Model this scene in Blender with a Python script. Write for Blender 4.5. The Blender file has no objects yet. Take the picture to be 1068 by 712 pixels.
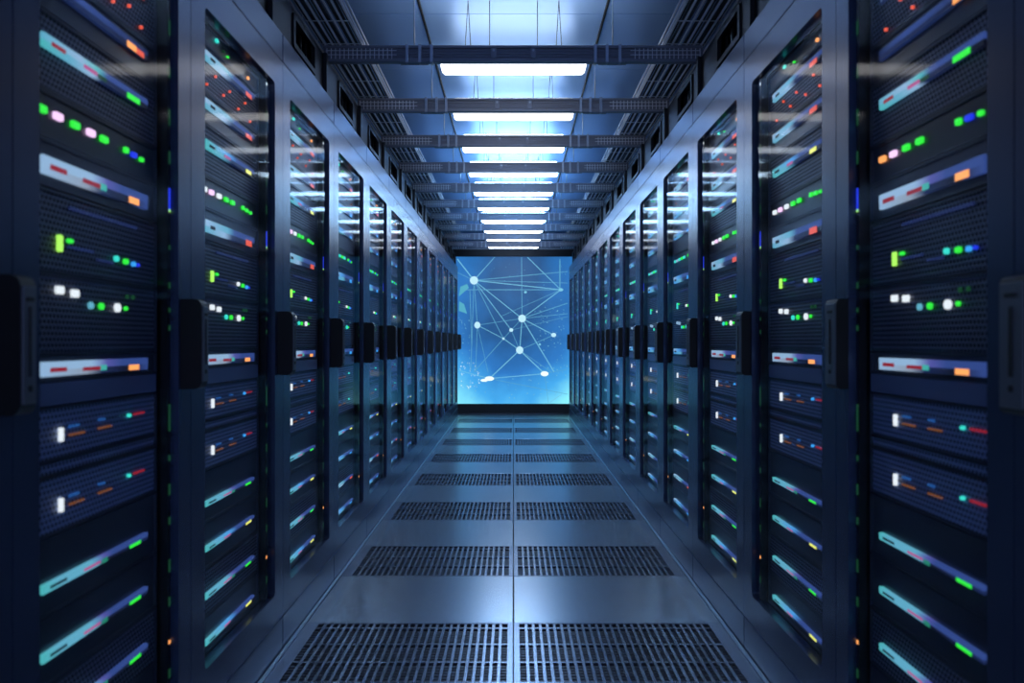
import bpy, bmesh, math, random
from mathutils import Vector

# ------------------------------------------------------------------ camera, world, exposure
S = bpy.context.scene
COL = S.collection
EYE = 1.005                      # eye height over the raised floor
AIS = 0.75                       # half width of the aisle
cd = bpy.data.cameras.new('camera')
cam = bpy.data.objects.new('camera', cd)
COL.objects.link(cam)
cam.location = (0, 0, EYE)
cam.rotation_euler = (math.pi / 2, 0, 0)
cd.sensor_width = 36.0
cd.lens = 833.0 / 1068.0 * 36.0
cd.shift_x = -1.5 / 1068.0
cd.clip_start = 0.02
cd.clip_end = 60
cd.dof.use_dof = True
cd.dof.focus_distance = 4.6
cd.dof.aperture_fstop = 3.6
S.camera = cam

world = bpy.data.worlds.new('world')
S.world = world
world.use_nodes = True
wb = world.node_tree.nodes['Background']
wb.inputs['Color'].default_value = (0.27, 0.37, 0.70, 1)    # added blue fill light, entering where the wall behind the viewer is left out
wb.inputs['Strength'].default_value = 1.0

S.view_settings.view_transform = 'Standard'
S.view_settings.look = 'None'
S.view_settings.exposure = 0.0
S.view_settings.gamma = 1.0
S.view_settings.use_curve_mapping = False

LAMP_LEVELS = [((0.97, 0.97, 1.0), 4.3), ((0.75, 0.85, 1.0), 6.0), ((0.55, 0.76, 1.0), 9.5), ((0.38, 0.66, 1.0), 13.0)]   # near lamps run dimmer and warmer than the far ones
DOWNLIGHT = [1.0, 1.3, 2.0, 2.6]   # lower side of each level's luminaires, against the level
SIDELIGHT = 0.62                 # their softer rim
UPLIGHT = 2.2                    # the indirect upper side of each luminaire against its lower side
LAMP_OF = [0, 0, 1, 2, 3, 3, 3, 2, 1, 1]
SCREEN_POWER = 1.22
LED_POWER = 1.0

rnd = random.Random(7)


# ------------------------------------------------------------------ materials
def new_mat(name):
    m = bpy.data.materials.new(name)
    m.use_nodes = True
    nt = m.node_tree
    return m, nt, nt.nodes['Principled BSDF']


def N(nt, typ, **kw):
    n = nt.nodes.new(typ)
    for k, v in kw.items():
        setattr(n, k, v)
    return n


def math_node(nt, op, a, b=None, c=None):
    n = N(nt, 'ShaderNodeMath', operation=op)
    for i, x in enumerate((a, b, c)):
        if x is None:
            continue
        if isinstance(x, (int, float)):
            n.inputs[i].default_value = x
        else:
            nt.links.new(x, n.inputs[i])
    return n.outputs[0]


def metal(name, color, rough, metallic=0.0, var=0.0, scale=6.0, coat=0.0, aniso=0.0, spec=0.5):
    m, nt, b = new_mat(name)
    b.inputs['Base Color'].default_value = (*color, 1)
    b.inputs['Roughness'].default_value = rough
    b.inputs['Metallic'].default_value = metallic
    b.inputs['Specular IOR Level'].default_value = spec
    b.inputs['Coat Weight'].default_value = coat
    b.inputs['Anisotropic'].default_value = aniso
    if var:
        tc = N(nt, 'ShaderNodeTexCoord')
        no = N(nt, 'ShaderNodeTexNoise')
        no.inputs['Scale'].default_value = scale
        no.inputs['Detail'].default_value = 3
        nt.links.new(tc.outputs['Object'], no.inputs['Vector'])
        r = N(nt, 'ShaderNodeMapRange')
        r.inputs['To Min'].default_value = rough - var
        r.inputs['To Max'].default_value = rough + var
        nt.links.new(no.outputs['Fac'], r.inputs['Value'])
        nt.links.new(r.outputs['Result'], b.inputs['Roughness'])
    return m


def emit(name, color, power, sampled=False):
    m, nt, b = new_mat(name)
    b.inputs['Base Color'].default_value = (0.02, 0.02, 0.02, 1)
    b.inputs['Emission Color'].default_value = (*color, 1)
    b.inputs['Emission Strength'].default_value = power
    b.inputs['Roughness'].default_value = 0.4
    if not sampled:
        m.cycles.emission_sampling = 'NONE'
    return m


def perforated(name, color, hole, rough, pitch=0.0115, radius=0.3, metallic=0.4):
    """metal sheet with a hexagonal field of punched holes, in the sheet's own width and height"""
    m, nt, b = new_mat(name)
    tc = N(nt, 'ShaderNodeTexCoord')
    sp = N(nt, 'ShaderNodeSeparateXYZ')
    nt.links.new(tc.outputs['Object'], sp.inputs[0])
    v = math_node(nt, 'DIVIDE', sp.outputs['Z'], pitch * 0.87)
    row = math_node(nt, 'FLOOR', v)
    odd = math_node(nt, 'MODULO', row, 2.0)
    odd = math_node(nt, 'ABSOLUTE', odd)
    u = math_node(nt, 'DIVIDE', sp.outputs['X'], pitch)
    u = math_node(nt, 'ADD', u, math_node(nt, 'MULTIPLY', odd, 0.5))
    fu = math_node(nt, 'SUBTRACT', math_node(nt, 'FRACT', u), 0.5)
    fv = math_node(nt, 'MULTIPLY', math_node(nt, 'SUBTRACT', math_node(nt, 'FRACT', v), 0.5), 0.87)
    d = math_node(nt, 'SQRT', math_node(nt, 'ADD', math_node(nt, 'MULTIPLY', fu, fu), math_node(nt, 'MULTIPLY', fv, fv)))
    r = N(nt, 'ShaderNodeMapRange')
    r.inputs['From Min'].default_value = radius - 0.05
    r.inputs['From Max'].default_value = radius + 0.05
    nt.links.new(d, r.inputs['Value'])
    mx = N(nt, 'ShaderNodeMix', data_type='RGBA')
    mx.inputs[6].default_value = (*hole, 1)
    mx.inputs[7].default_value = (*color, 1)
    nt.links.new(r.outputs['Result'], mx.inputs[0])
    nt.links.new(mx.outputs[2], b.inputs['Base Color'])
    nt.links.new(math_node(nt, 'MULTIPLY', r.outputs['Result'], metallic), b.inputs['Metallic'])
    nt.links.new(math_node(nt, 'MULTIPLY', r.outputs['Result'], 0.5), b.inputs['Specular IOR Level'])
    b.inputs['Roughness'].default_value = rough
    bp = N(nt, 'ShaderNodeBump')
    bp.inputs['Strength'].default_value = 0.4
    bp.inputs['Distance'].default_value = 0.002
    nt.links.new(r.outputs['Result'], bp.inputs['Height'])
    nt.links.new(bp.outputs['Normal'], b.inputs['Normal'])
    return m


def glass_mat(name):
    m = bpy.data.materials.new(name)
    m.use_nodes = True
    nt = m.node_tree
    nt.nodes.clear()
    out = N(nt, 'ShaderNodeOutputMaterial')
    tr = N(nt, 'ShaderNodeBsdfTransparent')
    tr.inputs['Color'].default_value = (0.93, 0.95, 0.97, 1)
    gl = N(nt, 'ShaderNodeBsdfGlossy')
    gl.inputs['Roughness'].default_value = 0.07
    fr = N(nt, 'ShaderNodeFresnel')
    fr.inputs['IOR'].default_value = 1.45
    ge = N(nt, 'ShaderNodeNewGeometry')
    fac = math_node(nt, 'MULTIPLY', fr.outputs[0], math_node(nt, 'MULTIPLY', 0.32, math_node(nt, 'SUBTRACT', 1.0, ge.outputs['Backfacing'])))   # anti-reflection coated
    mx = N(nt, 'ShaderNodeMixShader')
    nt.links.new(fac, mx.inputs[0])
    nt.links.new(tr.outputs[0], mx.inputs[1])
    nt.links.new(gl.outputs[0], mx.inputs[2])
    nt.links.new(mx.outputs[0], out.inputs[0])
    return m


M = {}
M['frame'] = metal('rack_paint', (0.066, 0.092, 0.175), 0.28, 0.45)
M['door'] = metal('door_paint', (0.066, 0.092, 0.175), 0.27, 0.45)
M['inner'] = metal('rack_interior', (0.008, 0.009, 0.012), 0.6)
M['glass'] = glass_mat('door_glass')
M['handle_black'] = metal('handle_black', (0.008, 0.008, 0.010), 0.5)
M['handle_grey'] = metal('handle_grey', (0.17, 0.18, 0.21), 0.42, 0.3)
M['slot'] = metal('handle_slot', (0.012, 0.012, 0.014), 0.6)
M['rail'] = metal('equipment_rail', (0.014, 0.016, 0.022), 0.5, 0.3)
M['case'] = metal('server_case', (0.07, 0.08, 0.12), 0.38, 0.2)
M['gloss'] = metal('server_gloss_black', (0.05, 0.058, 0.09), 0.28)
M['blank'] = metal('blank_panel_paint', (0.22, 0.28, 0.48), 0.45, 0.1)
M['perf'] = perforated('perforated_black', (0.17, 0.19, 0.29), (0.003, 0.003, 0.004), 0.4, metallic=0.1)
M['perf_blue'] = perforated('perforated_blue_grey', (0.34, 0.44, 0.75), (0.006, 0.008, 0.014), 0.45, radius=0.27, metallic=0.1)
M['duct'] = metal('duct_paint', (0.035, 0.038, 0.045), 0.45, 0.5)
M['wire'] = metal('basket_wire', (0.92, 0.95, 1.0), 0.34, 0.25)
M['beam'] = metal('tray_steel', (0.26, 0.28, 0.34), 0.35, 0.2)
M['bracket'] = metal('bracket_steel', (0.5, 0.54, 0.6), 0.3, 1.0)
M['ceil'] = metal('ceiling_panel', (0.36, 0.60, 1.0), 0.30, 0.5)
M['dark'] = metal('dark_backing', (0.01, 0.012, 0.018), 0.8)
M['floor'] = metal('floor_panel', (0.33, 0.36, 0.41), 0.24, 0.82)
M['grate'] = metal('floor_grate', (0.21, 0.225, 0.29), 0.26, 0.75)
M['grate_shade'] = metal('floor_grate_shade', (0.08, 0.085, 0.12), 0.4, 0.4)  # lower cross bars coloured darker, so the slots read as deep shade
M['trim'] = metal('floor_trim', (0.55, 0.6, 0.66), 0.3, 1.0)
M['wall'] = metal('wall_paint', (0.05, 0.07, 0.12), 0.7)
M['bezel'] = metal('screen_bezel', (0.010, 0.010, 0.012), 0.4)
M['cable_black'] = metal('cable_black', (0.012, 0.012, 0.016), 0.5)
M['cable_grey'] = metal('cable_grey', (0.10, 0.11, 0.14), 0.5)
M['cable_blue'] = metal('cable_blue', (0.05, 0.12, 0.35), 0.45)
M['cable_white'] = metal('cable_white', (0.45, 0.47, 0.52), 0.5)
M['housing'] = metal('luminaire_housing', (0.35, 0.38, 0.42), 0.4, 0.6)
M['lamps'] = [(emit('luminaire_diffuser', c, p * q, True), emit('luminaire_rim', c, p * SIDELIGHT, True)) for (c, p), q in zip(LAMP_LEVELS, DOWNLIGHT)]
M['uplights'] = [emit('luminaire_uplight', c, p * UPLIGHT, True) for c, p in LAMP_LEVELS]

L = {}
def led(n, c, p):
    L[n] = emit('led_' + n, c, p * LED_POWER)
led('cyan', (0.18, 0.62, 0.80), 0.75)
led('pale', (0.42, 0.68, 0.95), 0.70)
led('aqua', (0.10, 0.75, 0.65), 0.60)
led('blue', (0.10, 0.17, 0.60), 0.45)
led('dimblue', (0.05, 0.09, 0.38), 0.22)
led('deepblue', (0.02, 0.05, 0.95), 0.9)
led('sky', (0.05, 0.42, 1.0), 1.0)
led('red', (0.60, 0.03, 0.06), 0.5)
led('pink', (0.85, 0.12, 0.42), 0.6)
led('hotred', (1.0, 0.12, 0.06), 0.9)
led('orange', (1.0, 0.36, 0.10), 1.4)
led('rust', (0.75, 0.25, 0.08), 0.45)
led('yellow', (0.85, 0.85, 0.15), 1.2)
led('green', (0.04, 1.0, 0.06), 1.0)
led('dimgreen', (0.06, 0.42, 0.16), 0.12)
led('textblue', (0.04, 0.22, 0.75), 0.40)
led('textrust', (0.75, 0.25, 0.08), 0.25)
led('lime', (0.45, 1.0, 0.12), 1.2)
led('white', (0.92, 0.97, 1.0), 1.05)
led('rose', (1.0, 0.62, 0.95), 1.3)
led('mint', (0.05, 0.85, 0.70), 1.0)


# ------------------------------------------------------------------ mesh helpers
class MB:
    """collects shapes into one mesh with several materials"""

    def __init__(self, *mats):
        self.bm = bmesh.new()
        self.mats = list(mats)

    def mi(self, m):
        if m not in self.mats:
            self.mats.append(m)
        return self.mats.index(m)

    def box(self, x0, x1, y0, y1, z0, z1, m, bevel=0.0, seg=1):
        bm = self.bm
        v = [bm.verts.new(p) for p in ((x0, y0, z0), (x1, y0, z0), (x1, y1, z0), (x0, y1, z0),
                                       (x0, y0, z1), (x1, y0, z1), (x1, y1, z1), (x0, y1, z1))]
        k = self.mi(m)
        fs = []
        for q in ((0, 3, 2, 1), (4, 5, 6, 7), (0, 1, 5, 4), (1, 2, 6, 5), (2, 3, 7, 6), (3, 0, 4, 7)):
            f = bm.faces.new([v[i] for i in q])
            f.material_index = k
            fs.append(f)
        if bevel:
            es = {e for f in fs for e in f.edges}
            r = bmesh.ops.bevel(bm, geom=list(es), offset=bevel, segments=seg, affect='EDGES', profile=0.5)
            for f in r['faces']:
                f.material_index = k
        return self

    def prism(self, pts, d0, d1, m, plane='xz'):
        """extrude a closed outline along the third axis"""
        bm = self.bm
        k = self.mi(m)
        def P(a, b, d):
            return (a, d, b) if plane == 'xz' else ((a, b, d) if plane == 'xy' else (d, a, b))
        A = [bm.verts.new(P(a, b, d0)) for a, b in pts]
        B = [bm.verts.new(P(a, b, d1)) for a, b in pts]
        fs = [bm.faces.new(A), bm.faces.new(B[::-1])]
        n = len(pts)
        for i in range(n):
            fs.append(bm.faces.new((A[i], B[i], B[(i + 1) % n], A[(i + 1) % n])))
        for f in fs:
            f.material_index = k
        bmesh.ops.recalc_face_normals(bm, faces=fs)
        return self

    def ring(self, outer, inner, d0, d1, m):
        """plate in the xz plane with a hole; both outlines have the same number of points"""
        bm = self.bm
        k = self.mi(m)
        n = len(outer)
        V = [[bm.verts.new((a, d, b)) for a, b in o] for o in (outer, inner) for d in (d0, d1)]
        of, ob, jf, jb = V
        fs = []
        for i in range(n):
            j = (i + 1) % n
            fs += [bm.faces.new((of[i], of[j], jf[j], jf[i])), bm.faces.new((ob[i], jb[i], jb[j], ob[j])),
                   bm.faces.new((of[i], ob[i], ob[j], of[j])), bm.faces.new((jf[i], jf[j], jb[j], jb[i]))]
        for f in fs:
            f.material_index = k
        bmesh.ops.recalc_face_normals(bm, faces=fs)
        return self

    def tube(self, pts, r, m, n=6, r1=None):
        bm = self.bm
        k = self.mi(m)
        P = [Vector(p) for p in pts]
        rings = []
        for i, p in enumerate(P):
            t = (P[min(i + 1, len(P) - 1)] - P[max(i - 1, 0)]).normalized()
            a = t.cross(Vector((0, 0, 1)))
            if a.length < 1e-3:
                a = t.cross(Vector((1, 0, 0)))
            a.normalize()
            b = t.cross(a)
            rings.append([bm.verts.new(p + r * (math.cos(2 * math.pi * q / n) * a + math.sin(2 * math.pi * q / n) * b)) for q in range(n)])
        fs = []
        for A, B in zip(rings, rings[1:]):
            for q in range(n):
                f = bm.faces.new((A[q], A[(q + 1) % n], B[(q + 1) % n], B[q]))
                f.smooth = True
                fs.append(f)
        fs.append(bm.faces.new(rings[0]))
        fs.append(bm.faces.new(rings[-1]))
        for f in fs:
            f.material_index = k
        bmesh.ops.recalc_face_normals(bm, faces=fs)
        return self

    def disc(self, cx, cz, r, y0, y1, m, n=12, sx=1.0):
        return self.prism([(cx + sx * r * math.cos(2 * math.pi * i / n), cz + r * math.sin(2 * math.pi * i / n)) for i in range(n)], y0, y1, m)

    def mesh(self, name):
        me = bpy.data.meshes.new(name)
        self.bm.to_mesh(me)
        self.bm.free()
        for m in self.mats:
            me.materials.append(m)
        return me

    def build(self, name, parent=None):
        return link(name, self.mesh(name), parent)


def link(name, me, parent=None):
    o = bpy.data.objects.new(name, me)
    COL.objects.link(o)
    o.parent = parent
    return o


def tag(o, label, cat, group=None):
    o['label'] = label
    o['category'] = cat
    if group:
        o['group'] = group
    return o


def thing(name, label, cat, loc, rz=0.0, group=None):
    o = bpy.data.objects.new(name, None)
    o.empty_display_size = 0.05
    COL.objects.link(o)
    o.location = loc
    o.rotation_euler = (0, 0, rz)
    return tag(o, label, cat, group)


def struct(name, mb):
    o = mb.build(name)
    o['kind'] = 'structure'
    return o


def children(o):
    return [c for c in o.children]


def copy_tree(o, parent=None):
    c = o.copy()
    COL.objects.link(c)
    c.parent = parent
    for ch in list(o.children):
        copy_tree(ch, c)
    return c


def rrect(x0, x1, z0, z1, r, n=4):
    pts = []
    for cx, cz, a in ((x1 - r, z1 - r, 0), (x0 + r, z1 - r, 90), (x0 + r, z0 + r, 180), (x1 - r, z0 + r, 270)):
        for i in range(n + 1):
            t = math.radians(a + 90 * i / n)
            pts.append((cx + r * math.cos(t), cz + r * math.sin(t)))
    return pts


# ------------------------------------------------------------------ layout
SEAM = [1.196, 1.857] + [2.598 + 0.741 * k for k in range(12)]     # rack joints along the aisle
NR = 13                                                              # racks per row
ROW_END = SEAM[NR]
BEAM_Z0, BEAM_P, NB = 3.41, 0.741, 10
CEIL = EYE + 1.5
SCR = 11.2
G0, GP, GL = 2.358, 1.075, 0.487                                     # floor grates: first, pitch, length
ORD = ['nearest', 'second', 'third', 'fourth', 'fifth', 'sixth', 'seventh', 'eighth', 'ninth', 'tenth', 'eleventh', 'twelfth', 'thirteenth']

# ------------------------------------------------------------------ structure: room shell
RX, YB, YF = 2.4, 12.4, -1.6
b = MB(M['wall']); b.box(-RX - .1, -RX, YF, YB, -0.2, CEIL, M['wall']); struct('wall_left', b)
b = MB(M['wall']); b.box(RX, RX + .1, YF, YB, -0.2, CEIL, M['wall']); struct('wall_right', b)
b = MB(M['wall']); b.box(-RX - .1, RX + .1, YB, YB + .1, -0.2, CEIL, M['wall']); struct('wall_back', b)

# raised floor: plain plates between the grates, dark void below
b = MB(M['floor'])
b.box(-RX, RX, YF, YB, -0.20, -0.16, M['dark'])
NG = 9
rows = []
y = YF
gr = [(G0 + GP * j - 0.012, G0 + GP * j + GL + 0.012) for j in range(NG)]
gr[-1] = (gr[-1][0], min(gr[-1][1], SCR - 0.03))
prev = -0.2
b.box(-RX, RX, YF, prev - .003, -0.03, 0, M['floor'])
pl = []
yy = G0 - 0.012
while yy - GP > prev:
    yy -= GP
cuts = [prev]
k = yy
while k < gr[0][0] - 0.05:
    if k > prev + .05:
        cuts.append(k)
    if k + 0.511 < gr[0][0] - .05:
        cuts.append(k + 0.511)
    k += GP
cuts.append(gr[0][0])
for a, c in zip(cuts, cuts[1:]):
    pl.append((a, c))
for j in range(NG - 1):
    pl.append((gr[j][1], gr[j + 1][0]))
pl.append((gr[-1][1], SCR + .3))
XE = 0.738
for a, c in pl:
    for s in (-1, 1):
        x0, x1 = sorted((s * 0.002, s * XE))
        b.box(x0, x1, a + .0015, c - .0015, -0.03, 0, M['floor'], 0.0012)
for s in (-1, 1):
    x0, x1 = sorted((s * (XE + .001), s * RX))
    b.box(x0, x1, prev, SCR + .3, -0.03, -0.0005, M['floor'])
b.box(-RX, RX, SCR + .303, YB, -0.03, 0, M['floor'])
b.box(-0.03, 0.03, prev, SCR + .3, -0.05, -0.031, M['dark'])
struct('floor', b)
for i, s in enumerate((-1, 1)):
    x0, x1 = sorted((s * (XE + .001), s * (AIS - .001)))
    b = MB(M['trim']); b.box(x0, x1, prev, ROW_END, 0.0, 0.010, M['trim'], 0.003)
    struct('trim_%d' % (i + 1), b)

# ceiling of glossy blue metal panels with fine joints
b = MB(M['ceil'])
b.box(-RX, RX, YF, YB, CEIL + .03, CEIL + .08, M['dark'])
cz = [3.66 + 0.745 * k for k in range(-8, 13)]
cz = [YF] + [c for c in cz if YF + .1 < c < YB - .1] + [YB]
cx = [-RX, -1.22, -0.417, 0.417, 1.22, RX]
for a, c in zip(cz, cz[1:]):
    for p, q in zip(cx, cx[1:]):
        b.box(p + .0025, q - .0025, a + .0025, c - .0025, CEIL, CEIL + .025, M['ceil'])
struct('ceiling', b)
for i, s in enumerate((-1, 1)):
    b = MB(M['rail']); b.tube([(s * .417, 1.0, CEIL - .006), (s * .417, SCR, CEIL - .006)], 0.006, M['rail'])
    struct('trim_%d' % (i + 3), b)

# ------------------------------------------------------------------ big screen at the aisle's end
ZT, ZB = EYE + 1.29, 0.0
IT, IB, IX, OX = EYE + 1.19, EYE - 0.874, 0.845, 0.875


def screen_mat():
    m, nt, bs = new_mat('screen_picture')
    tc = N(nt, 'ShaderNodeTexCoord')
    sp = N(nt, 'ShaderNodeSeparateXYZ')
    nt.links.new(tc.outputs['Object'], sp.inputs[0])
    # brightness rises from a dark blue middle to the lower edge and the sides
    low = N(nt, 'ShaderNodeMapRange')
    low.inputs['From Min'].default_value = 1.05
    low.inputs['From Max'].default_value = 0.15
    nt.links.new(sp.outputs['Z'], low.inputs['Value'])
    side = N(nt, 'ShaderNodeMapRange')
    side.inputs['From Min'].default_value = 0.25
    side.inputs['From Max'].default_value = 0.85
    nt.links.new(math_node(nt, 'ABSOLUTE', sp.outputs['X']), side.inputs['Value'])
    no = N(nt, 'ShaderNodeTexNoise')
    no.inputs['Scale'].default_value = 2.2
    no.inputs['Detail'].default_value = 4
    nt.links.new(tc.outputs['Object'], no.inputs['Vector'])
    t = math_node(nt, 'ADD', math_node(nt, 'MULTIPLY', low.outputs[0], 0.68), math_node(nt, 'MULTIPLY', side.outputs[0], 0.34))
    t = math_node(nt, 'ADD', t, math_node(nt, 'MULTIPLY', math_node(nt, 'SUBTRACT', no.outputs['Fac'], 0.5), 0.45))
    cr = N(nt, 'ShaderNodeValToRGB')
    e = cr.color_ramp.elements
    e[0].position = 0.0; e[0].color = (0.010, 0.07, 0.21, 1)
    e[1].position = 1.0; e[1].color = (0.22, 0.74, 0.86, 1)
    x = e.new(0.35); x.color = (0.022, 0.16, 0.47, 1)
    x = e.new(0.62); x.color = (0.050, 0.34, 0.72, 1)
    nt.links.new(t, cr.inputs[0])
    bs.inputs['Base Color'].default_value = (0.01, 0.01, 0.012, 1)
    bs.inputs['Roughness'].default_value = 0.35
    nt.links.new(cr.outputs[0], bs.inputs['Emission Color'])
    bs.inputs['Emission Strength'].default_value = SCREEN_POWER
    return m


M['screen'] = screen_mat()
M['g_line'] = emit('graphic_line', (0.14, 0.50, 0.78), 0.75)
M['g_bright'] = emit('graphic_line_bright', (0.22, 0.66, 0.90), 0.85)
M['g_node'] = emit('graphic_node', (0.52, 0.85, 1.0), 1.0)
M['g_glow'] = emit('graphic_glow', (0.85, 1.0, 0.92), 1.1)
M['g_speck'] = emit('graphic_speck', (0.25, 0.68, 0.85), 0.8)
M['g_teal'] = emit('graphic_teal', (0.10, 0.48, 0.66), 0.85)

scr = thing('display_screen', 'giant blue screen showing a glowing network of dots and lines at the aisle end', 'screen', (0, SCR, 0))
b = MB(M['bezel'])
b.ring([(-OX, ZB), (OX, ZB), (OX, ZT), (-OX, ZT)], [(-IX, IB), (IX, IB), (IX, IT), (-IX, IT)], 0.0, 0.05, M['bezel'])
b.box(-OX + .01, OX - .01, 0.0505, 0.10, 0.01, ZT - .01, M['bezel'], 0.004)
b.build('bezel', scr)
b = MB(M['screen'])
b.box(-IX + .001, IX - .001, 0.012, 0.045, IB + .001, IT - .001, M['screen'])
panel = b.build('display_panel', scr)
b = MB(M['housing']); b.box(-OX, OX, 0.0, 0.05, ZT + .0005, ZT + .022, M['housing'], 0.003)
b.build('top_strip', scr)


def sx(px):
    return (px - 535.5) * SCR / 833.0


def sz(py):
    return EYE - (py - 356.0) * SCR / 833.0


g = MB(M['g_line'])


def line(p, q, w=0.9, m='g_line', d=0.0):
    a, c = Vector((sx(p[0]), sz(p[1]))), Vector((sx(q[0]), sz(q[1])))
    t = (c - a).normalized()
    n = Vector((-t.y, t.x)) * (w * 0.34 * SCR / 833.0)
    pts = [a + n, a - n, c - n, c + n]
    pts = [(max(-IX + .004, min(IX - .004, v.x)), max(IB + .004, min(IT - .004, v.y))) for v in pts]
    g.prism(pts, 0.0105 - d, 0.0118, M[m])


A1, A2, A3, A4, A5 = (494.3, 292.2), (544.5, 332), (497.8, 338.9), (533.2, 344), (542.0, 365)
A6, A7, A8, A9 = (577.5, 349.2), (568, 389.6), (510.5, 394.7), (585, 302)
AXs = (525, 353)
for p, q, w, m in (
        (A1, A2, 1.0, 'g_bright'), (A1, A9, 1.1, 'g_bright'), (A1, (592, 295), .8, 'g_line'), (A1, (592, 283), 1.0, 'g_line'),
        ((485, 302), A9, 1.1, 'g_line'), (A1, (516, 267.5), 1.1, 'g_bright'), (A1, (477, 270), 1.4, 'g_bright'), (A1, (477, 284), .8, 'g_line'),
        (A1, A4, .9, 'g_bright'), (A1, AXs, .9, 'g_line'), (A1, (491, 386), .8, 'g_line'), (A1, A3, .8, 'g_line'), ((490, 302), (492, 360), .8, 'g_line'),
        (A2, A9, 1.0, 'g_bright'), (A2, A5, 1.0, 'g_bright'), (A2, A4, .7, 'g_line'), (A2, A6, 1.0, 'g_bright'), (A2, (592, 316), 1.0, 'g_line'),
        (A2, (592, 327), .8, 'g_line'), (A2, (544, 268), .9, 'g_line'), (A2, (578, 388), 1.2, 'g_bright'), (A2, A3, .7, 'g_line'),
        (A4, A5, .7, 'g_line'), (A4, (494, 388), .8, 'g_line'), (A3, AXs, .8, 'g_bright'), (AXs, A5, 1.0, 'g_bright'), (A3, (496, 388), .7, 'g_line'),
        (A5, A8, 1.2, 'g_bright'), (A5, A7, 1.3, 'g_bright'), (A5, A6, .8, 'g_line'), (A5, (575, 388), .6, 'g_line'), (A3, (509, 388), .6, 'g_line'),
        (A8, A7, 1.0, 'g_bright'), (A8, (592, 411), .7, 'g_line'), (A8, (478, 386), .8, 'g_bright'), (A7, (572, 420), .6, 'g_line'),
        ((585, 302), (550, 268), .9, 'g_bright'), ((585, 302), (522, 330), .6, 'g_line'), ((584, 302), (584, 270), 1.6, 'g_line'),
        ((586, 411), (573, 420), .9, 'g_bright'), (A7, (592, 385), .6, 'g_line'), (A4, (592, 330), .5, 'g_line')):
    line(p, q, w, m)
for (px, py), r, m, sxx in ((A1, 4.3, 'g_node', 1), (A2, 4.0, 'g_node', 1), (A3, 3.5, 'g_node', .9), (A4, 2.0, 'g_node', 1), (A5, 4.0, 'g_node', .95),
                            (A6, 2.2, 'g_node', 1.2), (A7, 2.6, 'g_glow', 1.6), (A8, 2.4, 'g_glow', 2.0), ((505, 396.5), 1.5, 'g_glow', 2.6),
                            ((548, 304.5), 1.3, 'g_bright', 1.2), (A9, 1.6, 'g_bright', 1.6), (AXs, 1.2, 'g_node', 1.), ((563, 359), 1.2, 'g_bright', 1)):
    g.disc(sx(px), sz(py), r * SCR / 833.0, 0.008, 0.0117, M[m], 14, sxx)
# teal map shapes at the left edge and drifting specks at the sides
g.prism([(sx(478.5), sz(309)), (sx(480), sz(299)), (sx(487), sz(296)), (sx(489), sz(300)), (sx(482), sz(306))], 0.0108, 0.0119, M['g_teal'])
g.prism([(sx(478.5), sz(324)), (sx(479), sz(314)), (sx(484), sz(317)), (sx(487), sz(327))], 0.0108, 0.0119, M['g_teal'])
for n_, (x0, x1, y0, y1), m in ((70, (560, 592, 320, 392), 'g_speck'), (45, (478, 500, 378, 405), 'g_glow'), (30, (478, 492, 330, 380), 'g_speck'),
                                (35, (480, 592, 395, 419), 'g_speck'), (25, (500, 592, 270, 330), 'g_line')):
    for _ in range(n_):
        px, py = rnd.uniform(x0, x1), rnd.uniform(y0, y1)
        r = rnd.uniform(.25, .6)
        g.disc(sx(px), sz(py), r * SCR / 833.0, 0.0108, 0.0119, M[m], 5)
g.build('network_graphic', panel)

# ------------------------------------------------------------------ floor grates (real bars over the void)
def grate_mesh(length, side):
    """perforated tile; x grows from the aisle's middle outwards, y along the aisle, top at z = 0"""
    fr, gt, xbars = MB(M['grate']), MB(M['grate']), MB(M['grate_shade'])
    W = XE - .002
    mx0, mx1, my = 0.018, W - 0.045, 0.012
    sgn = side
    def bx(mb, x0, x1, *a, **k):
        p, q = sorted((sgn * x0, sgn * x1))
        mb.box(p, q, *a, **k)
    bx(fr, .002, .002 + mx0, 0.0015, length - .0015, -0.03, 0, M['grate'])
    bx(fr, .002 + mx1, .002 + W, 0.0015, length - .0015, -0.03, 0, M['grate'])
    bx(fr, .002 + mx0, .002 + mx1, 0.0015, my, -0.03, 0, M['grate'])
    bx(fr, .002 + mx0, .002 + mx1, length - my, length - .0015, -0.03, 0, M['grate'])
    n = 27
    p = (mx1 - mx0) / n
    for i in range(1, n):
        x = .002 + mx0 + i * p
        bx(gt, x - .0046, x + .0046, my, length - my, -0.016, -0.0008, M['grate'])
    # fine cross bars slightly lower, wider ones at thirds
    ny = max(2, int(round((length - 2 * my) / 0.0215)))
    for j in range(1, ny):
        yb = my + (length - 2 * my) * j / ny
        big = (j % max(1, ny // 3) == 0)
        hw = .0042 if big else .0034
        top = -0.001 if big else -0.006
        bx(gt if big else xbars, .002 + mx0, .002 + mx1, yb - hw, yb + hw, -0.013, top, M['grate'] if big else M['grate_shade'])
    return fr.mesh('grate_frame'), gt.mesh('grate_bars'), xbars.mesh('grate_cross_bars')


gm = {}
for j in range(NG):
    y0, y1 = gr[j]
    for s in (-1, 1):
        key = (s, round(y1 - y0, 4))
        if key not in gm:
            gm[key] = grate_mesh(y1 - y0, s)
        side = 'left' if s < 0 else 'right'
        t = thing('floor_grate', 'perforated metal floor tile, %s from the viewer on the %s half of the aisle' % (ORD[j], side),
                  'floor grate', (0, y0, 0), 0, 'perforated floor tiles')
        link('tile_frame', gm[key][0], t)
        link('slotted_plate', gm[key][1], t)
        link('cross_bars', gm[key][2], t)


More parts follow.
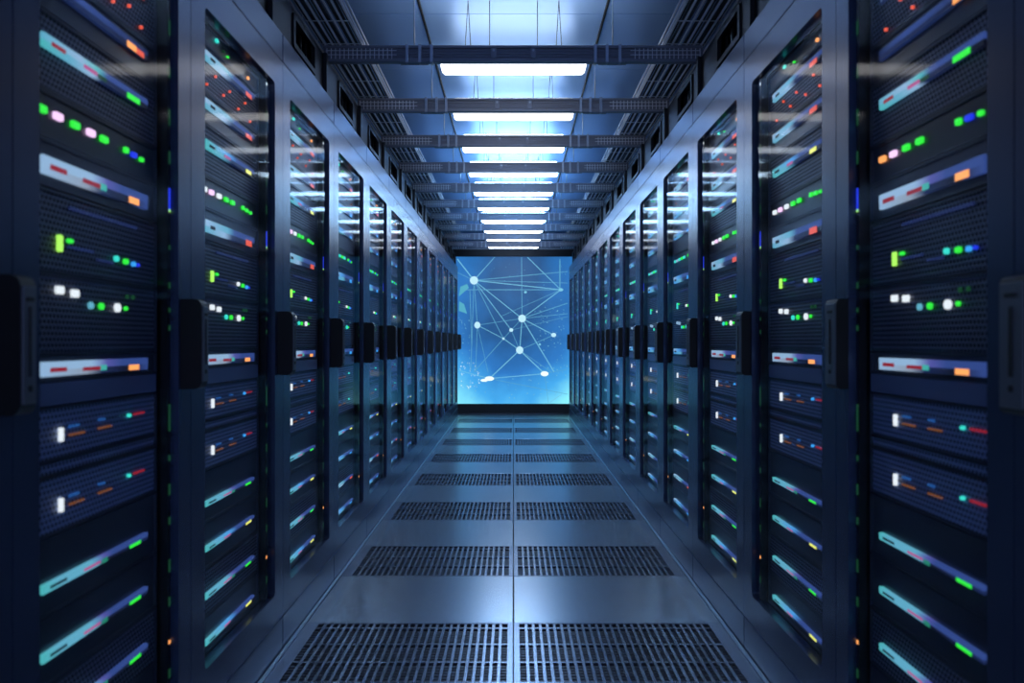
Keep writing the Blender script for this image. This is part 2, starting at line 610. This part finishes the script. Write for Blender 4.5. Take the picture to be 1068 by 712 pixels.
# ------------------------------------------------------------------ server racks
RACK_H = EYE + 1.0
DT, DB = EYE + 0.9075, EYE - 0.891          # door top and bottom
OT, OB = EYE + 0.815, EYE - 0.80            # opening
RAILU = 0.255


def handle_mesh(side):
    """side -1: slim deep black pull of the left row; 1: broad flat grey pull of the right row"""
    mb = MB(M['handle_black'])
    h = 0.1015
    if side < 0:
        wd, pr, r = 0.019, 0.047, 0.016
    else:
        wd, pr, r = 0.031, 0.027, 0.010
    # outline in depth and height, rounded on the aisle side
    pts = [(0.0, -h)]
    for i in range(5):
        a = math.radians(-90 - 90 * i / 4)
        pts.append((-pr + r + r * math.cos(a), -h + r + r * math.sin(a)))
    for i in range(5):
        a = math.radians(180 - 90 * i / 4)
        pts.append((-pr + r + r * math.cos(a), h - r + r * math.sin(a)))
    pts.append((0.0, h))
    mb.prism(pts, -wd, wd, M['handle_black'], 'yz')
    # grey cover plate on the aisle side with slots and a lock
    mb.box(-wd + .003, wd - .003, -pr - .003, -pr + .001, -h + r, h - r, M['handle_grey'], 0.0012)
    f = -pr - .0032
    mb.box(-wd * .45, wd * .45, f - .001, f + .001, h - r - .022, h - r - .016, M['slot'])
    mb.box(-wd * .12, wd * .12, f - .001, f + .001, -h * .45, h * .55, M['slot'])
    mb.disc(0, -h * .62, .005, f - .001, f + .001, M['slot'], 10)
    return mb.mesh('handle')


HM = {-1: handle_mesh(-1), 1: handle_mesh(1)}


def rail_mesh(seed):
    r = random.Random(seed)
    mb = MB(M['rail'])
    mb.box(-.008, .008, 0.018, 0.034, OB - .03, OT + .03, M['rail'])
    f0, f1 = 0.0165, 0.0181
    for z, h, m in ((.80, .004, 'white'), (.70, .016, 'dimgreen'), (.60, .012, 'dimgreen'), (.50, .018, 'dimgreen'), (.41, .014, 'dimgreen'),
                    (.312, .022, 'deepblue'), (.334, .008, 'deepblue'), (.292, .003, 'lime'), (.21, .005, 'dimgreen'), (.125, .007, 'dimgreen'),
                    (.07, .005, 'dimgreen'), (0.03, .006, 'dimgreen'), (-.17, .030, 'dimgreen'), (-.26, .006, 'dimgreen'), (-.33, .012, 'dimgreen'),
                    (-.40, .008, 'dimgreen'), (-.50, .014, 'dimgreen'), (-.58, .010, 'dimgreen'), (-.67, .004, 'orange'), (-.74, .010, 'dimgreen')):
        mb.box(-.0035, .0035, f0, f1, EYE + z - h, EYE + z + h, L[m])
    return mb.mesh('indicator_rail')


RM = rail_mesh(1)
rack_mesh = {}


def rack_parts(w):
    if w in rack_mesh:
        return rack_mesh[w]
    hw = w / 2
    g_ = .0015
    c = MB(M['inner'])          # open-fronted cabinet of sheet panels
    c.box(-hw + g_, -hw + .022, .034, .90, .02, RACK_H - .01, M['inner'])
    c.box(hw - .022, hw - g_, .034, .90, .02, RACK_H - .01, M['inner'])
    c.box(-hw + .022, hw - .022, .88, .90, .02, RACK_H - .01, M['inner'])
    c.box(-hw + .022, hw - .022, .034, .88, .02, OB - .006, M['inner'])
    c.box(-hw + .022, hw - .022, .034, .88, OT + .012, RACK_H - .01, M['inner'])
    t = MB(M['frame']); t.box(-hw + g_, hw - g_, 0, .0335, DT + g_, RACK_H, M['frame'], 0.003, 2)
    t.box(-hw + g_, hw - g_, .034, .90, RACK_H - .0095, RACK_H, M['frame'])
    p = MB(M['frame']); p.box(-hw + g_, hw - g_, 0, .0335, 0.0, DB - g_, M['frame'], 0.003, 2)
    ow = hw - (.085 if w > .7 else .069)
    d = MB(M['door'])
    # door leaf with rounded opening, bevelled in towards the glass
    out = rrect(-hw + g_, hw - g_, DB + g_, DT - g_, .002)
    inn = rrect(-ow, ow, OB, OT, .014)
    d.ring(out, inn, 0.0, 0.0315, M['door'])
    gl = MB(M['glass']); gl.box(-ow - .004, ow + .004, .0185 - .008, .0185 - .005, OB - .004, OT + .004, M['glass'])
    # slot for the pane: pane sits just inside the opening
    gl = MB(M['glass']); gl.box(-ow + .0008, ow - .0008, .0100, .0130, OB + .0008, OT - .0008, M['glass'])
    rack_mesh[w] = [x.mesh(n) for n, x in (('cabinet', c), ('top_panel', t), ('base_panel', p), ('door', d), ('glass_pane', gl))]
    return rack_mesh[w]


def make_rack(side, y0, y1, label):
    w = round(y1 - y0, 4)
    yc = (y0 + y1) / 2
    t = thing('server_rack', label, 'server rack', (side * AIS, yc, 0), -side * math.pi / 2, 'server racks lining both sides of the aisle')
    ms = rack_parts(w)
    for nme, me in zip(('cabinet', 'top_panel', 'base_panel'), ms):
        link(nme, me, t)
    d = link('door', ms[3], t)
    link('glass_pane', ms[4], d)
    h = link('handle', HM[side], d)
    u = w / 2 - 0.040
    h.location = (-side * u, -0.0005, EYE - 0.0055)
    for s in (-1, 1):
        r = link('indicator_rail', RM, t)
        r.location = (s * RAILU, 0, 0)
    return t


for side, sn in ((-1, 'left'), (1, 'right')):
    make_rack(side, SEAM[0] - .741, SEAM[0], 'dark metal rack cut off by the %s edge of the picture' % sn)
    for k in range(NR):
        make_rack(side, SEAM[k], SEAM[k + 1], 'dark metal server rack with glass door, %s from the viewer in %s row' % (ORD[k], sn))


# ------------------------------------------------------------------ equipment in the racks
UW = 0.243
FV = 0.036                                  # depth of the equipment's front behind the door's face


def case(h, m, front='perf', lip=0.004):
    """closed box with a slightly recessed face plate; returns the meshes of case and face"""
    c = MB(M['case'])
    c.box(-UW, UW, FV + .012, FV + .40, 0, h, M['case'])
    c.ring([(-UW, 0), (UW, 0), (UW, h), (-UW, h)], [(-UW + .006, lip), (UW - .006, lip), (UW - .006, h - lip), (-UW + .006, h - lip)], FV - .001, FV + .0119, M['case'])
    f = MB(m); f.box(-UW + .0065, UW - .0065, FV + .003, FV + .0117, lip + .0004, h - lip - .0004, m)
    return [('chassis', c.mesh('chassis')), (front, f.mesh(front))]


BASE = {'cyan': (.13, .44, .60), 'pale': (.32, .50, .72), 'aqua': (.08, .48, .50), 'blue': (.035, .07, .26), 'dim': (.010, .02, .08),
        'sky': (.08, .36, .80), 'dark': (.004, .005, .012), 'violet': (.10, .10, .38), 'grey': (.30, .36, .46)}


def ramp_mat(name, stops):
    """a light bar whose colour changes along its width"""
    m, nt, bs = new_mat(name)
    tc = N(nt, 'ShaderNodeTexCoord')
    sp = N(nt, 'ShaderNodeSeparateXYZ')
    nt.links.new(tc.outputs['Object'], sp.inputs[0])
    r = N(nt, 'ShaderNodeMapRange')
    r.inputs['From Min'].default_value = -.189
    r.inputs['From Max'].default_value = .189
    nt.links.new(sp.outputs['X'], r.inputs['Value'])
    cr = N(nt, 'ShaderNodeValToRGB')
    e = cr.color_ramp.elements
    e[0].position, e[0].color = stops[0][0], (*BASE[stops[0][1]], 1)
    e[1].position, e[1].color = stops[-1][0], (*BASE[stops[-1][1]], 1)
    for p, c in stops[1:-1]:
        x = e.new(p)
        x.color = (*BASE[c], 1)
    nt.links.new(r.outputs[0], cr.inputs[0])
    bs.inputs['Base Color'].default_value = (.02, .02, .025, 1)
    nt.links.new(cr.outputs[0], bs.inputs['Emission Color'])
    bs.inputs['Emission Strength'].default_value = LED_POWER
    m.cycles.emission_sampling = 'NONE'
    return m


# palette: upper band, lower band, inset marks (from, to, low, high share of the height, colour)
PAL = {
    'A': ([(0, 'cyan'), (.3, 'pale'), (.45, 'aqua'), (.55, 'blue'), (1, 'blue')], [(0, 'aqua'), (.2, 'cyan'), (.42, 'pale'), (.5, 'dim'), (1, 'dark')],
          [(.06, .17, .30, .62, 'red'), (.33, .45, .2, .5, 'pink'), (.46, .54, .1, .45, 'dimgreen'), (.76, .90, 0, .5, 'green')]),
    'B': ([(0, 'pale'), (.4, 'pale'), (.55, 'violet'), (.7, 'blue'), (1, 'blue')], [(0, 'pale'), (.35, 'grey'), (.5, 'dim'), (.8, 'dark'), (1, 'blue')],
          [(.05, .18, .30, .60, 'red'), (.32, .48, .25, .52, 'red'), (.48, .54, .2, .6, 'aqua'), (.78, .89, .05, .48, 'orange')]),
    'C': ([(0, 'dim'), (.3, 'blue'), (1, 'dim')], [(0, 'dim'), (.5, 'dim'), (1, 'dark')], [(.76, .86, .0, .55, 'orange'), (.86, .95, 0, .5, 'hotred')]),
    'D': ([(0, 'aqua'), (.12, 'cyan'), (.40, 'cyan'), (.52, 'violet'), (.6, 'blue'), (1, 'blue')], [(0, 'aqua'), (.15, 'cyan'), (.45, 'cyan'), (.52, 'dark'), (1, 'dim')],
          [(.05, .18, .35, .65, 'slot'), (.33, .48, .25, .55, 'pink'), (.50, .55, .0, .6, 'mintdim'), (.79, .91, 0, .45, 'green')]),
    'E': ([(0, 'pale'), (.4, 'cyan'), (.55, 'blue'), (1, 'blue')], [(0, 'cyan'), (.35, 'pale'), (.5, 'dim'), (1, 'dark')],
          [(.08, .16, .3, .6, 'slot'), (.80, .93, 0, .55, 'hotred')]),
    'F': ([(0, 'aqua'), (.15, 'cyan'), (.45, 'sky'), (.6, 'blue'), (1, 'blue')], [(0, 'aqua'), (.3, 'cyan'), (.5, 'dim'), (1, 'dark')],
          [(.06, .16, .3, .6, 'slot'), (.34, .46, .25, .55, 'pink'), (.80, .92, 0, .5, 'yellow')]),
    'G': ([(0, 'pale'), (.3, 'sky'), (.55, 'blue'), (1, 'blue')], [(0, 'sky'), (.4, 'cyan'), (.55, 'dim'), (1, 'dim')],
          [(.06, .16, .3, .6, 'slot'), (.78, .90, 0, .5, 'sky')]),
}
led('mintdim', (.04, .45, .30), .5)
L['slot'] = M['slot']
PM = {k: (ramp_mat('light_bar', v[0]), ramp_mat('light_bar', v[1]), v[2]) for k, v in PAL.items()}
PAL = PM


def strip(zc, h, pal):
    """glowing front strip: an upper and a lower band with inset coloured marks"""
    mb = MB(pal[0])
    x0, x1 = -0.189, 0.189
    f0, f1 = FV - .006, FV + .0028
    zb, zt = zc - h / 2, zc + h / 2
    zm = zb + h * .45
    mb.box(x0, x1, f0, f1, zm, zt, pal[0])
    mb.box(x0, x1, f0 + .0005, f1, zb, zm, pal[1])
    for a, c, l, t, m in pal[2]:
        mb.box(x0 + (x1 - x0) * a, x0 + (x1 - x0) * c, f0 - .0008, f0 + .001, zb + h * l, zb + h * t, L[m])
    return [('light_strip', mb.mesh('light_strip'))]


def dots(items):
    """items: (u, z, half width, half height, colour, round)"""
    out = []
    for u, z, a, c, m, rd in items:
        mb = MB(L[m])
        a, c = a * .72, c * .72
        if rd:
            mb.disc(u, z, c, FV - .003, FV + .0028, L[m], 12, a / c)
        else:
            mb.prism(rrect(u - a, u + a, z - c, z + c, min(a, c) * .45, 2), FV - .003, FV + .0028, L[m])
        out.append(('status_light', mb.mesh('status_light')))
    return out


def dashes(items, name):
    """little broken rows of glowing lettering-like dashes, one part per row"""
    out = []
    for u0, u1, z, h, m in items:
        mb = MB(L[m])
        u = u0
        r = random.Random(int(1000 * abs(u0) + 77 * abs(z)))
        while u < u1:
            wd = r.uniform(.003, .008)
            mb.box(u, min(u + wd, u1), FV - .001, FV + .0028, z - h * r.uniform(.5, 1), z + h, L[m])
            u += wd + .0022
        out.append((name, mb.mesh(name)))
    return out


BLK, PB, PBB = M['gloss'], M['perf'], M['perf_blue']


def storage(h, v):
    p = case(h, PBB, 'perforated_front')
    zb = h * .38
    p += dots([(-.128, h * .46, .0055, .0165, 'white', 0), (.118, zb + .018, .006, .005, 'mint' if v != 1 else 'sky', 1)])
    p += dashes([(-.10, -.068, zb + .018, .0021, 'textblue'), (-.10, -.050, zb + .003, .0017, 'textrust'), (.0, .022, zb + .020, .0021, 'textblue'),
                 (.0, .048, zb + .004, .0017, 'textrust'), (.14, .185, zb + .018, .0022, 'red' if v != 2 else 'dimblue')], 'readout')
    return p


def build_units(v, right=False):
    """all the equipment of one rack, from the bottom; v picks the colours. -> (kind name, bottom, description, category, parts)"""
    s4 = [('D', 'D', 'D', 'D'), ('F', 'D', 'F', 'D'), ('G', 'E', 'G', 'F')][v]
    sA, sB, sD, sH = [('C', 'A', 'B', 'B'), ('E', 'F', 'E', 'B'), ('G', 'G', 'G', 'G')][v]
    U = []
    low = [(-.800, .093), (-.704, .120), (-.581, .115), (-.463, .130)]
    words = ['bottom', 'second lowest', 'third lowest', 'fourth lowest']
    zs = [-.768, -.650, -.529, -.414]
    for i in range(4):
        z0, h = low[i]
        U.append(('strip_server', z0, 'dark server with slanting bright strip, %s unit' % words[i], 'server',
                  case(h, BLK if i != 1 else PB, 'front_panel') + strip(zs[i] - z0, .0145 if v == 0 else .0125, PAL[s4[i]])))
    U.append(('storage_server', -.330, 'lower of two bluish perforated storage servers', 'server', storage(.100, v)))
    c = case(.022, PBB, 'perforated_front', .002)
    U.append(('vent_panel', -.228, 'thin perforated vent panel between bluish storage servers', 'panel', c))
    U.append(('storage_server', -.204, 'upper of two bluish perforated storage servers', 'server', storage(.092, v)))
    m = MB(M['blank']); m.box(-UW, UW, FV, FV + .40, 0, .040, M['blank'], .0015)
    U.append(('blank_panel', -.110, 'plain blue-grey blank panel under the level strip', 'panel', [('panel', m.mesh('panel'))]))
    U.append(('strip_server', -.068, 'thin server with nearly level white strip at eye height', 'server', case(.044, BLK, 'front_panel') + strip(.021, .025, PAL[sH])))
    # square white lamps
    h = .138
    wm = 'white' if v < 2 else 'pale'
    p = case(h, PB, 'perforated_front')
    p += dots([(-.132, .111, .014, .0095, wm, 0), (-.084, .108, .014, .0095, wm, 0), (-.030, .089, .0085, .009, 'mint' if v else 'cyan', 1),
               (.008, .089, .009, .009, 'green', 1), (.070, .089, .013, .012, wm if v < 2 else 'mint', 1), (.104, .089, .005, .006, 'green', 1),
               (.110, .113, .0035, .006, 'dimgreen', 0), (.135, .113, .0035, .006, 'dimgreen', 0)])
    U.append(('network_server', -.022, 'perforated server with two square white lamps and green dots', 'server', p))
    h = .140
    p = case(h, PB, 'perforated_front')
    p += dots([(-.132, .052, .0075, .020, 'lime' if v < 2 else 'mint', 0), (.066, .046, .0085, .008, 'mint' if v == 0 else 'white', 1), (.104, .044, .011, .008, 'green', 1),
               (.137, .042, .008, .007, 'sky', 1), (.156, .042, .006, .005, 'deepblue', 1), (-.100, .060, .009, .005, 'green', 0)])
    p += dashes([(-.105, -.02, .049, .003, 'dimblue'), (-.005, .055, .036, .003, 'dimblue'), (-.10, .15, .118, .0035, 'dimblue')], 'readout')
    U.append(('network_server', .118, 'perforated server with upright green bar and coloured dots', 'server', p))
    U.append(('strip_server', .262, 'server with broad white strip below the dotted row', 'server', case(.080, BLK, 'front_panel') + strip(.034, .030, PAL[sD])))
    h = .078
    row = ['green', 'rose', 'green', 'rose', 'green'] if v == 0 else (['white', 'rose', 'white', 'green', 'green'] if v == 1 else ['mint', 'pale', 'mint', 'green', 'mint'])
    if right:
        row = ['orange', 'rose', 'green', 'green']
    xs = [-.185, -.137, -.083, -.030, .018]
    p = case(h, BLK, 'front_panel')
    p += dots([(x, .044, .017, .0085, c_, 0) for x, c_ in zip(xs, row)] +
              [(.105, .044, .010, .008, 'green', 0), (.138, .042, .014, .007, 'deepblue' if v != 1 else 'green', 0), (.172, .040, .009, .006, 'green', 0)])
    U.append(('network_switch', .344, 'black network switch with a row of bright coloured lamps', 'network switch', p))
    U.append(('strip_server', .424, 'perforated server with glowing strip above the dotted switch', 'server', case(.132, PB, 'perforated_front') + strip(.080, .022, PAL[sB])))
    U.append(('strip_server', .558, 'black server with steep strip under the red dots', 'server', case(.080, BLK, 'front_panel') + strip(.050, .022, PAL[sA])))
    h = .124
    p = case(h, PB, 'perforated_front')
    p += strip(.090, .022, PAL['C' if v == 0 else 'E'])
    rr = random.Random(31 + v)
    p += dots([(-.16 + .055 * i + rr.uniform(-.01, .01), .024 + .028 * (i % 2) + rr.uniform(-.008, .008), .0038, .0045, 'hotred' if v < 2 else 'rust', 0) for i in range(7)])
    U.append(('storage_server', .640, 'perforated server scattered with small red lamps near top', 'server', p))
    h = .044
    p = case(h, BLK, 'front_panel')
    p += dots([(-.10, .030, .010, .006, 'mint', 0), (-.05, .020, .006, .003, 'dimgreen', 0), (-.02, .016, .006, .003, 'green', 0), (.15, .014, .008, .007, 'orange', 1)])
    U.append(('network_switch', .766, 'black top switch with tiny green and amber lamps', 'network switch', p))
    return U


GRP = {'strip_server': 'servers with a glowing front strip', 'storage_server': 'perforated storage servers', 'vent_panel': 'thin vent panels',
       'blank_panel': 'plain blank panels', 'network_server': 'perforated servers with status dots', 'network_switch': 'black network switches'}
protos = {}
for side, sn in ((-1, 'left'), (1, 'right')):
    for k in range(NR):
        v = 0 if k == 0 else (1 if k <= 2 else 2)
        right = k == 0 and side > 0
        if (v, right) not in protos:
            protos[(v, right)] = build_units(v, right)
        yc = (SEAM[k] + SEAM[k + 1]) / 2 - 0.011
        for name, z0, desc, cat, parts in protos[(v, right)]:
            o = thing(name, '%s, %s %s rack' % (desc, ORD[k], sn), cat, (side * AIS, yc, EYE + z0), -side * math.pi / 2, GRP[name])
            for pn, me in parts:
                link(pn, me, o)

# ------------------------------------------------------------------ cable ducts standing on the racks
DUX, DUH = 0.79, 0.194


def duct_mesh(w):
    hw = w / 2 - .002
    h = DUH
    c = MB(M['duct'])
    c.box(-hw, hw, .012, .30, 0, .010, M['duct'])
    c.box(-hw, hw, .012, .30, h - .010, h, M['duct'])
    c.box(-hw, hw, .290, .30, .010, h - .010, M['duct'])
    c.box(-hw, -hw + .012, .012, .29, .010, h - .010, M['duct'])
    c.box(hw - .012, hw, .012, .29, .010, h - .010, M['duct'])
    c.box(-hw + .013, hw - .013, .10, .11, .011, h - .011, M['inner'])
    f = MB(M['duct'])           # front plate with a large and a low opening
    x0, x1 = -hw * .30, hw * .52
    for a in ((-hw, x0, 0, h), (x1, hw, 0, h), (x0, x1, h - .028, h), (x0, x1, .040, .062), (x0, x1, 0, .010)):
        f.box(a[0], a[1], 0, .0115, a[2], a[3], M['duct'])
    f.ring(rrect(x0 - .010, x1 + .010, .052, h - .018, .012), rrect(x0 + .012, x1 - .012, .072, h - .038, .008), -.008, -.0005, M['duct'])
    br = MB(M['inner'])
    for i in range(4):
        x = x0 + .03 + (x1 - x0 - .06) * i / 3
        br.box(x - .004, x + .004, .02, .028, .012, h - .030, M['bracket'] if i == 1 else M['rail'])
    po = MB(M['duct']); po.box(hw - .035, hw - .006, -.018, -.0005, 0, h, M['duct'], .002)
    return c.mesh('duct_body'), f.mesh('front_plate'), br.mesh('guide_bars'), po.mesh('post')


dm = {}
for side, sn in ((-1, 'left'), (1, 'right')):
    for k in range(NR):
        w = round(SEAM[k + 1] - SEAM[k], 4)
        key = w
        if key not in dm:
            dm[key] = duct_mesh(w)
        t = thing('cable_duct', 'dark slotted cable duct on top of the %s rack, %s row' % (ORD[k], sn), 'cable duct',
                  (side * DUX, (SEAM[k] + SEAM[k + 1]) / 2, RACK_H + .0005), -side * math.pi / 2, 'cable ducts along the rack tops')
        for nme, me in zip(('duct_body', 'front_plate', 'guide_bars', 'post'), dm[key]):
            link(nme, me, t)

# ------------------------------------------------------------------ cross trays and luminaires
BZ = RACK_H + .0005 + DUH + .0005             # tray underside
BH = 0.070


def cross_tray():
    X = 0.812
    f = MB(M['beam'])
    f.box(-X, X, 0, .034, BH - .012, BH, M['beam'], .0015)
    f.box(-X, X, 0, .034, 0, .012, M['beam'], .0015)
    f.box(-X, X, .012, .016, .012, BH - .012, M['beam'])
    for z in (.024, .035, .047):
        f.box(-X, X, .006, .012, z - .0015, z + .0015, M['beam'])
    lad = []
    for s in (-1, 1):
        m = MB(M['wire'])
        for i in range(16):
            x = s * (.52 + i * .0185)
            m.box(x - .0016, x + .0016, .002, .006, .010, BH - .010, M['wire'])
        for z in (.030, .048):
            p, q = sorted((s * .50, s * .80))
            m.box(p, q, .0025, .0055, z - .0012, z + .0012, M['wire'])
        lad.append(m.mesh('wire_ladder'))
    br = MB(M['bracket'])
    br.box(-.0065, .0065, -.003, .037, -.004, BH + .004, M['bracket'], .001)
    pl = MB(M['beam'])
    pl.box(-.06, .06, -.002, .036, -.004, -.0005, M['beam'], .001)
    rod = MB(M['bracket'])
    rod.tube([(0, .017, BH + .004), (0, .017, CEIL - BZ)], .0028, M['bracket'])
    cl = MB(M['beam'])
    cl.box(-.012, .012, -.002, -.0003, .016, BH - .014, M['beam'])
    cl.disc(0, .047, .005, -.005, -.002, M['bracket'], 8)
    return f.mesh('tray_body'), lad, br.mesh('bracket'), pl.mesh('support_plate'), rod.mesh('hanger_rod'), cl.mesh('clip')


ct = cross_tray()
LX, LD, LH = 0.318, 0.135, 0.078


def luminaire_mesh(lamp, up):
    d = MB(*lamp)
    d.prism([(-LX + .012, 0), (LX - .012, 0), (LX, .010), (LX, LH), (-LX, LH), (-LX, .010)], 0, LD, lamp[1])
    d.bm.normal_update()
    for f in d.bm.faces:
        f.material_index = 0 if f.normal.z < -.5 else 1
    h = MB(M['housing'])
    h.box(-LX + .01, LX - .01, LD * .40, LD * .60, LH + .0003, LH + .022, M['housing'], .003)
    u = MB(up)
    for y0, y1 in ((.004, LD * .40 - .001), (LD * .60 + .001, LD - .004)):
        u.box(-LX + .012, LX - .012, y0, y1, LH + .0003, LH + .004, up)
    return d.mesh('diffuser'), h.mesh('housing'), u.mesh('uplight')


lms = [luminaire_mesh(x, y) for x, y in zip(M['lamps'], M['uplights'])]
HZ = CEIL - BZ
wv = MB(M['dark']); wv.tube([(-.012, 0, 0), (0, 0, HZ - LH - .022)], .0016, M['dark'], 5); wv.tube([(.012, 0, 0), (0, 0, HZ - LH - .022)], .0016, M['dark'], 5)
wv = wv.mesh('suspension_wire')
ws = MB(M['dark']); ws.tube([(0, 0, 0), (0, 0, HZ - LH - .022)], .0018, M['dark'], 5)
ws = ws.mesh('suspension_wire')
for k in range(NB):
    yb = BEAM_Z0 + BEAM_P * k
    t = thing('cable_tray', 'dark steel cable tray crossing overhead between the rows, %s from the viewer' % ORD[k], 'cable tray', (0, yb, BZ), 0, 'trays crossing the aisle')
    link('tray_body', ct[0], t)
    for m in ct[1]:
        link('wire_ladder', m, t)
    for x in (-.455, -.400, -.350, .350, .400, .455):
        o = link('bracket', ct[2], t); o.location.x = x
    for x in (-.425, .425):
        o = link('support_plate', ct[3], t); o.location.x = x
        o = link('hanger_rod', ct[4], t); o.location.x = x
    for x in (-.085, .085):
        o = link('clip', ct[5], t); o.location.x = x
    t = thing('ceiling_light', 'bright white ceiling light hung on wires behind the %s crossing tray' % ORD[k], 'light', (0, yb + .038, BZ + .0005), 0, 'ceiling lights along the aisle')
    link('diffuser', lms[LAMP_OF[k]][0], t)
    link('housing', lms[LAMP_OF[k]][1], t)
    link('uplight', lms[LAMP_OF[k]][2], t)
    for x, me in ((-.2, wv), (.2, wv), (-.105, ws), (.105, ws)):
        o = link('suspension_wire', me, t)
        o.location = (x, LD * .5, LH + .022)

# ------------------------------------------------------------------ wire baskets and cables over the racks
BKZ = BZ + BH + .004
Y0, Y1 = 1.6, 10.9
for side, sn in ((-1, 'left'), (1, 'right')):
    t = thing('wire_basket', 'long shiny wire cable basket running over the %s row of racks' % sn, 'cable basket', (side * .745, Y0, BKZ), 0, 'wire cable baskets')
    r = .0055
    ln = Y1 - Y0
    m = MB(M['wire'])
    for i in range(7):
        x = -.095 + .19 * i / 6
        m.tube([(side * x, 0, r), (side * x, ln, r)], r, M['wire'], 6)
    m.build('floor_wires', t)
    for x in (-.100, .100):
        m = MB(M['wire'])
        for z in (.016, .044):
            m.tube([(side * x, 0, z), (side * x, ln, z)], r, M['wire'], 6)
        m.build('side_wires', t)
    m = MB(M['wire'])
    n = int(ln / .2470)
    for i in range(n + 1):
        yy = .12 + i * .247
        if yy > ln:
            break
        m.tube([(-.100, yy, .052), (-.100, yy, 3 * r - .001), (.100, yy, 3 * r - .001), (.100, yy, .052)], .0026, M['wire'], 5)
    m.build('cross_wires', t)
    for i in range(9):
        mat = 'cable_blue' if i == 3 else ('cable_grey' if i == 6 else 'cable_black')
        word = {'cable_blue': 'blue cable', 'cable_grey': 'grey cable'}.get(mat, 'black cable of the bundle')
        rad = .0080
        m = MB(M[mat])
        pts = []
        rr = random.Random(5 + i + (side > 0) * 9)
        ph = rr.uniform(0, 6)
        for q in range(46):
            yy = Y0 + ln * q / 45
            pts.append((side * (.745 - .080 + .160 * i / 8 + .0012 * math.sin(yy * 2.1 + ph)), yy, BKZ + .0215 + rad + .0012 * math.sin(yy * 3 + ph)))
        m.tube(pts, rad, M[mat], 8)
        tag(m.build('data_cable'), '%s lying in the wire basket over the %s row' % (word, sn), 'cable', 'cables in the %s wire basket' % sn)
